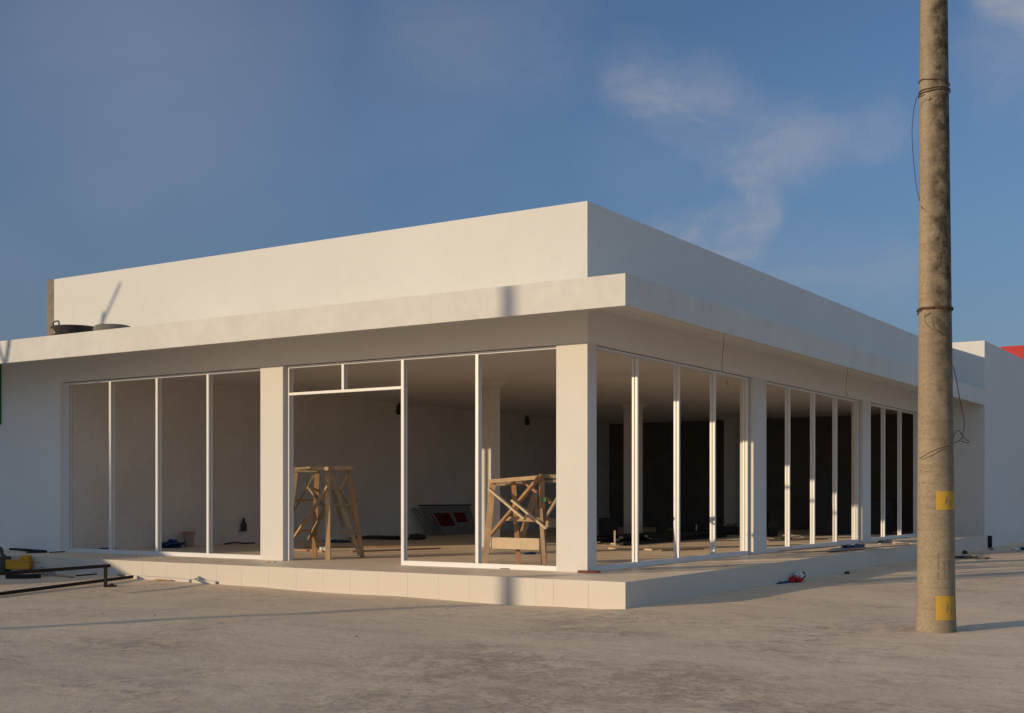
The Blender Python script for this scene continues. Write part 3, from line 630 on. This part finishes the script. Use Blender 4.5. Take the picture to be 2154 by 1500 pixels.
# leaning printed board and pale slats against the inner wall
ys0, ys1 = at_x(880, -13.1).y, at_x(1003, -13.1).y
t = thing('leaning_board', (-13.1, (ys0 + ys1) / 2, DZ), 'pale printed board with dark red squares leaning on the inner left wall', 'board')
def leanq(m, y0, y1, a, b, x0=-13.08, x1=-13.36, H=.80, th=.03, off=0, sh=0):
    # quad slab between heights a..b along a leaning plane
    def pt(y, h, o): return Vector((x0 + (x1 - x0) * h / H + o, y + sh * h, DZ + .02 + h))
    vs = [m.bm.verts.new(p) for p in (pt(y0, a, off), pt(y1, a, off), pt(y1, b, off), pt(y0, b, off), pt(y0, a, off - th), pt(y1, a, off - th), pt(y1, b, off - th), pt(y0, b, off - th))]
    for f in ((0, 1, 2, 3), (5, 4, 7, 6), (4, 0, 3, 7), (1, 5, 6, 2), (3, 2, 6, 7), (4, 5, 1, 0)): m.bm.faces.new([vs[i] for i in f])
m = MB(); leanq(m, ys0 + .6, ys1, 0, .78); m.build('panel', 'paper', t)
m = MB(); leanq(m, ys0 + .95, ys0 + 1.95, .22, .60, off=.006, th=.004, sh=-.4); leanq(m, ys0 + 2.05, ys0 + 2.6, .32, .60, off=.006, th=.004, sh=-.2); m.build('print', 'darkred', t)
for i in range(6):
    m = MB(); yy = ys0 + .02 + i * .15; leanq(m, yy + .32, yy + .40, 0, .74 + .03 * (i % 2), x0=-12.98, sh=-.45, th=.02)
    floor_thing('thin_plank', m, 'paper', 'pale thin slat leaning on the left end of the printed board', 'slat', 'slats leaning beside the board')
m = MB(); m.box(-13.12, -13.09, ys0, ys1 + .1, 1.13, 1.165); 
m.bm.free(); m = MB(); m.beam((-13.3, ys0 + .3, 1.19), (-13.3, ys1, 1.19), .05, .04); floor_thing('dark_batten', m, 'darkpanel', 'long dark batten lying along the top of the leaning printed board', 'batten')
q = at_x(878, -11.3); floor_thing('cable_coil', MB().crumple((q.x, q.y, DZ + .07), (.20, .20, .09), 11, rough=.3), 'rubber', 'black heap of cable on the floor in front of the leaning board', 'cable')
# dark stack of steel bars on the floor
rs = random.Random(4)
a0 = onz(1300, 1150, DZ); a1 = onz(1560, 1128, DZ)
for i in range(14):
    o1 = rs.uniform(-.55, .55); ln = rs.uniform(.55, 1); st = rs.uniform(0, 1 - ln)
    dv = (a1 - a0); nrm = Vector((-dv.y, dv.x, 0)).normalized()
    p = a0 + dv * st + nrm * (o1 + .6); q = a0 + dv * (st + ln) + nrm * (o1 + .6 + rs.uniform(-.2, .2))
    lev = (i % 3) * .065; p.z = q.z = DZ + .035 + lev
    floor_thing('steel_bar', MB().beam(p, q, .10, .06), 'black', 'long black steel bar in the loose pile on the shop floor', 'steel bar', 'bars in the black pile')
for (px, py, top, lab) in [(1293, 1148, 1116, 'pale upright stake left of the black bar pile'), (1465, 1131, 1104, 'pale upright stake behind the black bar pile')]:
    q = onz(px, py, DZ); dd = (q - CAM).dot(FW); floor_thing('timber_stake', MB().beam(q, at(px, top, dd), .035, .035), 'twig', lab, 'stake')
for (pa, pb, w, lab, mn) in [((1281, 1155), (1372, 1158), .05, 'pale batten lying on the floor in front of the black bars', 'twig'), ((1260, 1144), (1297, 1146), .06, 'short pale batten lying behind the corner column', 'twig'),
                         ((1265, 1133), (1345, 1135), .05, 'grey batten lying beyond the black bar pile', 'paper'), ((1310, 1141), (1325, 1137), .1, 'small timber offcut among the black bars', 'wood'),
                         ((620, 1158), (680, 1162), .05, 'brown batten on the floor between the legs of the left trestle', 'wood3'), ((740, 1162), (925, 1155), .05, 'long brown batten on the floor right of the left trestle', 'wood3'),
                         ((640, 1153), (850, 1151), .07, 'long orange plank lying on the floor far behind the left trestle', 'wood3'), ((1390, 1160), (1480, 1156), .04, 'thin brown lath on the floor behind the second window post', 'wood3'),
                         ((1615, 1139), (1740, 1135), .05, 'dark lath on the floor behind the second right-hand window', 'wood2')]:
    a = onz(*pa, DZ); b = onz(*pb, DZ); a.z = b.z = DZ + .018; floor_thing('timber_batten', MB().beam(a, b, w, .03), mn, lab, 'batten', 'battens on the shop floor')
for (px, lab) in [(677, 'left of two tiny white cups on the floor by the left trestle'), (684.5, 'right of two tiny white cups on the floor by the left trestle')]:
    q = onz(px, 1161, DZ); floor_thing('paper_cup', MB().lathe([(.001, 0), (.042, 0), (.05, .10), (.044, .098), (.001, .01)], q, 14), 'white', lab, 'cup', 'white cups on the floor', smooth=True)
for (px, py, sz, mn, nm, lab) in [(1113, 1166, (.09, .12, .03), 'blue', 'plastic_scrap', 'small dark blue scrap on the floor behind the right trestle'),
        (790, 1134, (.9, .25, .06), 'rubber', 'dark_sheet', 'flat dark sheet on the floor against the wall behind the left trestle'),
        (708, 1141, (.35, .2, .04), 'blue', 'plastic_scrap', 'blue scrap on the floor seen between the legs of the left trestle'),
        (1645, 1136, (.18, .18, .06), 'rubber', 'rag', 'dark rag on the floor behind the first post of the second right-hand window'),
        (1668, 1131, (.3, .2, .05), 'sack', 'rag', 'grey crumpled rag beyond the dark rag on the floor'),
        (1545, 1118, (.3, .3, .16), 'sack', 'sack', 'pale grey sack at the foot of the far inner column')]:
    q = onz(px, py, DZ); floor_thing(nm, MB().crumple((q.x, q.y, DZ + sz[2] * .5), sz, px % 17), mn, lab, nm.replace('_', ' '))
# dark clutter at the back
def dark_box(name, px0, px1, py0, py1, D, dep, label, cat, mn='darkpanel', lean=0):
    a, b = at(px0, py1, D), at(px1, py1, D); top = at(px0, py0, D).z; bot = DZ
    nrm = Vector((-(b - a).y, (b - a).x, 0)).normalized()
    m = MB()
    vs = []
    for z, l in ((bot, 0), (top, lean)):
        for p, k in ((a, l), (b, l), (b, l + dep), (a, l + dep)): vs.append(m.bm.verts.new(Vector((p.x, p.y, z)) + nrm * k))
    for f in ((0, 3, 2, 1), (4, 5, 6, 7), (0, 1, 5, 4), (1, 2, 6, 5), (2, 3, 7, 6), (3, 0, 4, 7)): m.bm.faces.new([vs[i] for i in f])
    return floor_thing(name, m, mn, label, cat, bevel=.004)
dark_box('door_panel', 1712, 1752, 1004, 1124, 34.5, .05, 'dark door panel standing upright behind the third post of the middle right window', 'door', lean=.25)
dark_box('door_panel', 1756, 1800, 1006, 1124, 35.2, .05, 'wide dark door panel right of the other upright dark panel', 'door', lean=.2)
dark_box('cupboard', 1832, 1879, 1054, 1124, 35.5, .5, 'low black cupboard deep inside behind the farthest right window', 'cupboard')
dark_box('dark_crate', 1620, 1636, 1086, 1128, 33.5, .4, 'dark crate beyond the column between the two right windows', 'crate')
dark_box('dark_crate', 1432, 1470, 1086, 1128, 34, .5, 'tall dark crate behind the far end of the black bars', 'crate')
dark_box('dark_crate', 1385, 1405, 1098, 1130, 33, .5, 'small dark crate left of the tall dark crate', 'crate')
dark_box('dark_crate', 1262, 1300, 1090, 1133, 33, .5, 'dark crate far back, seen just right of the corner column', 'crate')
dark_box('dark_crate', 1500, 1556, 1108, 1126, 35, .5, 'low long dark crate at the foot of the far inner column', 'crate')
q = onz(1622, 1124, DZ); m = MB()
for i in range(5):
    c = Vector((q.x, q.y, DZ + .17)); m.tube([c + RT * (.15 * math.cos(a)) + UP * (.15 * math.sin(a)) + FW * (.04 * i + .03 * math.sin(3 * a)) for a in [2 * math.pi * k / 24 for k in range(25)]], .008, 5)
floor_thing('wire_coil', m, 'sack', 'standing coil of grey wire on the floor right of the first side column', 'wire')

# ------------------------------------------------------------------ on the platform
def litter(name, px, py, sz, mn, lab, cat, z=DZ, seed=None, rough=.45):
    q = onz(px, py, z); zz_ = z if z == DZ else gh(q.x, q.y)
    return floor_thing(name, MB().crumple((q.x, q.y, zz_ + sz[2] * .5), sz, seed if seed else px % 13, rough=rough), mn, lab, cat)
q = onz(1240, 1207, DZ); m = MB(); m.beam((-1.50, 1.36, DZ + .018), (-1.20, 1.50, DZ + .018), .09, .035); 
floor_thing('brick', m, 'brick', 'reddish brick piece at the foot of the corner column', 'brick', bevel=.004)
m = MB(); 
for P_pts in ([(1052, 1196), (1068, 1198), (1085, 1202), (1100, 1200), (1108, 1196)], [(1100, 1200), (1099, 1193), (1098, 1190), (1104, 1189)], [(1099, 1191), (1108, 1199)], [(1106, 1190), (1097, 1190)]):
    pts = []
    for (a, b) in P_pts:
        p = at(a, b, 19.1); p.z = max(p.z, DZ + .008); pts.append(p)
    m.tube(crv(pts, 4), .006, 5)
floor_thing('cable_scrap', m, 'wirem', 'twisted scrap of cable in front of the sill by the right trestle', 'cable')
tarp = thing('plastic_tarp', tuple(onz(1775, 1158, DZ)), 'folded white and blue plastic sheet on the platform edge right of the middle window', 'tarp')
q = onz(1795, 1156, DZ); m = MB().crumple((q.x, q.y, DZ + .04), (.16, .55, .06), 3, rough=.4); m.build('blue_fold', 'blue', tarp)
q = onz(1762, 1160, DZ); m = MB().crumple((q.x, q.y, DZ + .025), (.10, .60, .035), 9, rough=.4); M['bluegrey'] = mat('blue_grey_sheet', (.22, .30, .38), .5, .5, 12); m.build('grey_fold', 'bluegrey', tarp)
for i, (pa, pb, lab) in enumerate([((1850, 1146), (1912, 1143), 'pale lath lying across the debris near the pole on the platform'), ((1862, 1141), (1920, 1147), 'crossed pale lath in the debris near the pole'),
        ((1880, 1148), (1928, 1145), 'lowest pale lath in the debris near the pole'), ((1700, 1168), (1920, 1151), 'long flat board lying along the platform edge beyond the blue sheet'), ((1640, 1166), (1760, 1156), 'brownish board lying along the platform under the middle window')]):
    a = onz(*pa, DZ); b = onz(*pb, DZ); a.z = b.z = DZ + .02 + .012 * i; floor_thing('timber_lath', MB().beam(a, b, .06, .018), 'twig' if i < 3 else 'wood3', lab, 'lath', 'laths on the platform')
litter('rubble', 1862, 1141, (.10, .35, .04), 'sack', 'pale crumpled rubble under the laths near the pole', 'rubble')
for i in range(16):
    px = rs.uniform(330, 600) if i < 8 else rs.uniform(1330, 1880); q = Vector((0, 0, 0))
    if px < 700: q = Vector((rs.uniform(-11.5, -7), rs.uniform(.3, 1.2), DZ))
    else: q = Vector((rs.uniform(-1.1, -.3), rs.uniform(2, 19), DZ))
    s_ = rs.uniform(.008, .020)
    floor_thing('pebble', MB().crumple((q.x, q.y, DZ + s_ * .4), (s_ * 1.6, s_, s_ * .6), i, 2), ['pier', 'wood3', 'sack'][i % 3], 'small crumb of rubble on the tiled platform ledge', 'rubble', 'rubble crumbs on the platform')

# ------------------------------------------------------------------ yard: right side litter
t = thing('plastic_bag', tuple(onz(1675, 1222, 0)), 'red and white plastic bag dropped against the riser of the right side', 'bag')
q = onz(1674, 1222, 0); q.z = gh(q.x, q.y)
m = MB().crumple((q.x, q.y, q.z + .05), (.12, .20, .06), 2); m.build('red_part', 'redbag', t)
m = MB().crumple((q.x + .02, q.y + .08, q.z + .12), (.07, .12, .06), 6); m.build('white_part', 'white', t)
m = MB().crumple((q.x + .07, q.y + .18, q.z + .11), (.035, .06, .06), 4); m.build('dark_part', 'rubber', t)
litter('rag', 1644, 1225, (.05, .30, .03), 'blue', 'dark blue rag trailing left of the red and white bag', 'rag', 0)
litter('rag', 1602, 1229, (.05, .35, .035), 'blue', 'flat blue rag lying by itself at the foot of the side riser', 'rag', 0)
litter('stone', 1782, 1208, (.045, .05, .035), 'rubber', 'dark stone on the ground right of the red and white bag', 'stone', 0, 3, .2)
for (px, py, sz, mn, lab) in [(2018, 1174, (.25, .3, .03), 'rubber', 'flat dark heap on the ground just right of the pole'), (2030, 1166, (.06, .06, .06), 'rubber', 'small dark lump behind the flat heap right of the pole'),
        (2045, 1173, (.12, .2, .04), 'wood2', 'brown crumpled scrap right of the flat dark heap'), (2068, 1175, (.12, .4, .02), 'pier', 'thin brown strip at the right end of the debris by the pole'), (2086, 1157, (.05, .08, .05), 'sack', 'small grey lump below the black pipe end')]:
    litter('debris', px, py, sz, mn, lab, 'debris', 0)
litter('plastic_bag', 2137, 1160, (.10, .16, .06), 'white', 'white crumpled bag at the right edge of the yard', 'bag', 0)
litter('plastic_bag', 2151, 1158, (.08, .14, .06), 'blue', 'dark blue bag touching the white bag at the right edge', 'bag', 0)
m = MB(); m.tube([(.09, 22.0, -.05), (.09, 22.0, .34)], .055, 14); floor_thing('pipe_end', m, 'black', 'short black pipe standing at the corner of the neighbouring white building', 'pipe')
for i in range(70):
    x = rs.uniform(-7, 8); y = rs.uniform(-11, 0) if x < 0 else rs.uniform(-11, 12)
    s_ = rs.uniform(.004, .011)
    floor_thing('pebble', MB().crumple((x, y, gh(x, y) + s_ * .3), (s_ * 1.4, s_, s_ * .7), i, 1), ['pier', 'sack', 'rubber'][i % 3], 'tiny pebble lying on the dusty yard floor', 'pebble', 'pebbles on the yard')

# ------------------------------------------------------------------ yard: left corner
# black rectangular steel frame lying on edge
t = thing('steel_rack', (-9.0, -1.2, 0), 'black rectangular steel frame propped on the ground in the left corner', 'frame')
zA = lambda x, y: gh(x, y)
a = Vector((-9.47, -.16, .045 + zA(-9.47, -.16))); b = Vector((-8.62, -3.75, .03 + zA(-8.7, -3.3)))
m = MB().beam(a, b, .045, .05); m.build('rail', 'black', t, bevel=.003)
pb_ = onz(222, 1237, 0.0); pb_.z = zA(pb_.x, pb_.y); pD = (pb_ - CAM).dot(FW)
pt_ = at(222, 1191, pD)
m = MB().beam(pb_, pt_, .05, .04); m.build('post', 'black', t, bevel=.003)
e_ = at(231, 1190, pD - .02); dv = (b - a).normalized()
f_ = onz(-30, 1209, pt_.z)
m = MB().beam(e_, f_, .045, .05); m.build('rail', 'black', t, bevel=.003)
c1 = onz(235, 1236, 0); floor_thing('rubble', MB().crumple((c1.x, c1.y, c1.z + .02), (.09, .07, .035), 5), 'rust', 'dark rusty chunk on the ground under the steel frame corner', 'rubble')
# small yellow machine
yc = onz(32, 1212, 0)
t = thing('power_tool', tuple(yc), 'small yellow and black motor machine at the left edge beside the platform', 'machine')
yD = (yc - CAM).dot(FW); F2 = FW
def ybox(px0, px1, py0, py1, D, dep, name, mn, bev=.015):
    a, b = at(px0, py1, D), at(px1, py0, D); m = MB(); u = b - a; c = (a + b) / 2 + FW * dep / 2
    w = abs((b - a).dot(RT)); h = abs(b.z - a.z)
    mm = Matrix((RT, FW, UP)).transposed().to_4x4(); mm.translation = c
    bmesh.ops.create_cube(m.bm, size=1, matrix=mm @ Matrix.Diagonal((w, dep, h, 1))); return m.build(name, mn, t, bevel=bev)
ybox(9, 60, 1178, 1198, yD, .3, 'body', 'orange', .02); ybox(40, 59, 1168.5, 1178, yD + .05, .2, 'cap', 'orange', .015); ybox(-40, 8.5, 1172, 1203, yD - .05, .35, 'motor', 'rubber', .02)
m = MB().tube(crv([at(-5, 1150, yD), at(3, 1156, yD), at(4, 1166, yD), at(10, 1171, yD), at(-2, 1176, yD)], 5), .03, 10); m.build('handle', 'rubber', t)
ybox(-30, 60, 1203, 1208, yD, .3, 'base', 'black', .005)
m = MB().lathe([(.001, -.03), (.10, -.03), (.11, 0), (.10, .03), (.001, .03)], (0, 0, 0), 20)
for v in m.bm.verts:
    c = v.co.copy(); v.co = at(2, 1211, yD - .1) + RT * c.x + UP * c.y + FW * c.z
m.build('wheel', 'rubber', t)
m = MB().tube(crv([at(9, 1176, yD - .1), at(60, 1182, yD), at(110, 1184, yD + .2), at(160, 1187, yD + .1), at(215, 1187, yD)], 5), .006, 6); M['cord'] = mat('ochre_cord', (.22, .18, .10), .8); m.build('cord', 'cord', t)
# dark flat bars, sack and laths on the ground, pipes on the platform
for (pa, pb, w, h, mn, nm, lab) in [((14, 1218), (84, 1218), .12, .07, 'black', 'steel_offcut', 'thick black steel offcut on the ground in front of the yellow machine'),
        ((14, 1211), (60, 1208), .12, .04, 'rubber', 'steel_offcut', 'thin black steel offcut just behind the thick one at the left edge'),
        ((70, 1211), (155, 1219), .05, .02, 'wood2', 'timber_lath', 'weathered lath lying on the ground left of the frame post'),
        ((160, 1217), (219, 1215), .035, .02, 'black', 'thin_rod', 'thin black rod on the ground ending at the frame post'),
        ((300, 1226), (350, 1227), .04, .012, 'wood3', 'timber_lath', 'orange lath lying at the foot of the riser right of the frame'),
        ((250, 1218), (283, 1220), .07, .02, 'wood2', 'timber_lath', 'dark lath tucked behind the end of the steel frame')]:
    a = onz(*pa, .02); b = onz(*pb, .02); a.z = gh(a.x, a.y) + h / 2 + .004; b.z = gh(b.x, b.y) + h / 2 + .004
    if nm == 'timber_lath' and mn == 'wood3':
        a.y = b.y = -.13; a.z = gh(a.x, -.13) + .02; b.z = gh(b.x, -.13) + .02
    floor_thing(nm, MB().beam(a, b, w, h), mn, lab, nm.replace('_', ' '), bevel=.002)
c1 = onz(118, 1209, 0); floor_thing('sack', MB().crumple((c1.x, c1.y - .3, .09), (.30, .14, .09), 2, rough=.35), 'sack', 'grey crumpled cement sack under the raised rail of the steel frame', 'sack')
c1 = onz(142, 1203, 0.1); floor_thing('sack', MB().crumple((c1.x, c1.y - .4, .10), (.11, .10, .09), 6, rough=.3), 'sack', 'small pale sack right of the crumpled cement sack', 'sack')
for (pts, lab, r_) in [([(42, 1153.5), (70, 1154), (97, 1159)], 'upper black pipe on the platform against the shaded left wall', .022), ([(42, 1156.5), (75, 1158), (98, 1160)], 'middle black pipe on the platform against the shaded left wall', .018), ([(55, 1161), (85, 1160.5), (96, 1160)], 'lowest black pipe on the platform against the shaded left wall', .016), ([(104, 1160.5), (140, 1158.5), (170, 1157.5)], 'thin black rod along the platform below the leftmost window', .010)]:
    P2 = []
    for (x_, y_) in pts:
        p = onz(x_, y_ + 3, DZ); p.y = min(p.y, 1.36); p.z = DZ + r_ + .003; P2.append(p)
    floor_thing('steel_pipe', MB().tube(P2, r_, 8), 'black', lab, 'pipe', 'pipes on the platform at the left')
# white plank lying along the foot of the riser
m = MB(); m.prism([(-9.75, -.085), (-7.66, -.085), (-7.56, -.06), (-7.56, -.03), (-7.66, -.018), (-9.75, -.018)], .0, .115)
for v in m.bm.verts:
    if v.co.z > .05: v.co.z = gh(v.co.x, -.1) + .055
floor_thing('white_plank', m, 'tile', 'long white plank lying on the ground along the foot of the front riser', 'plank', bevel=.01)
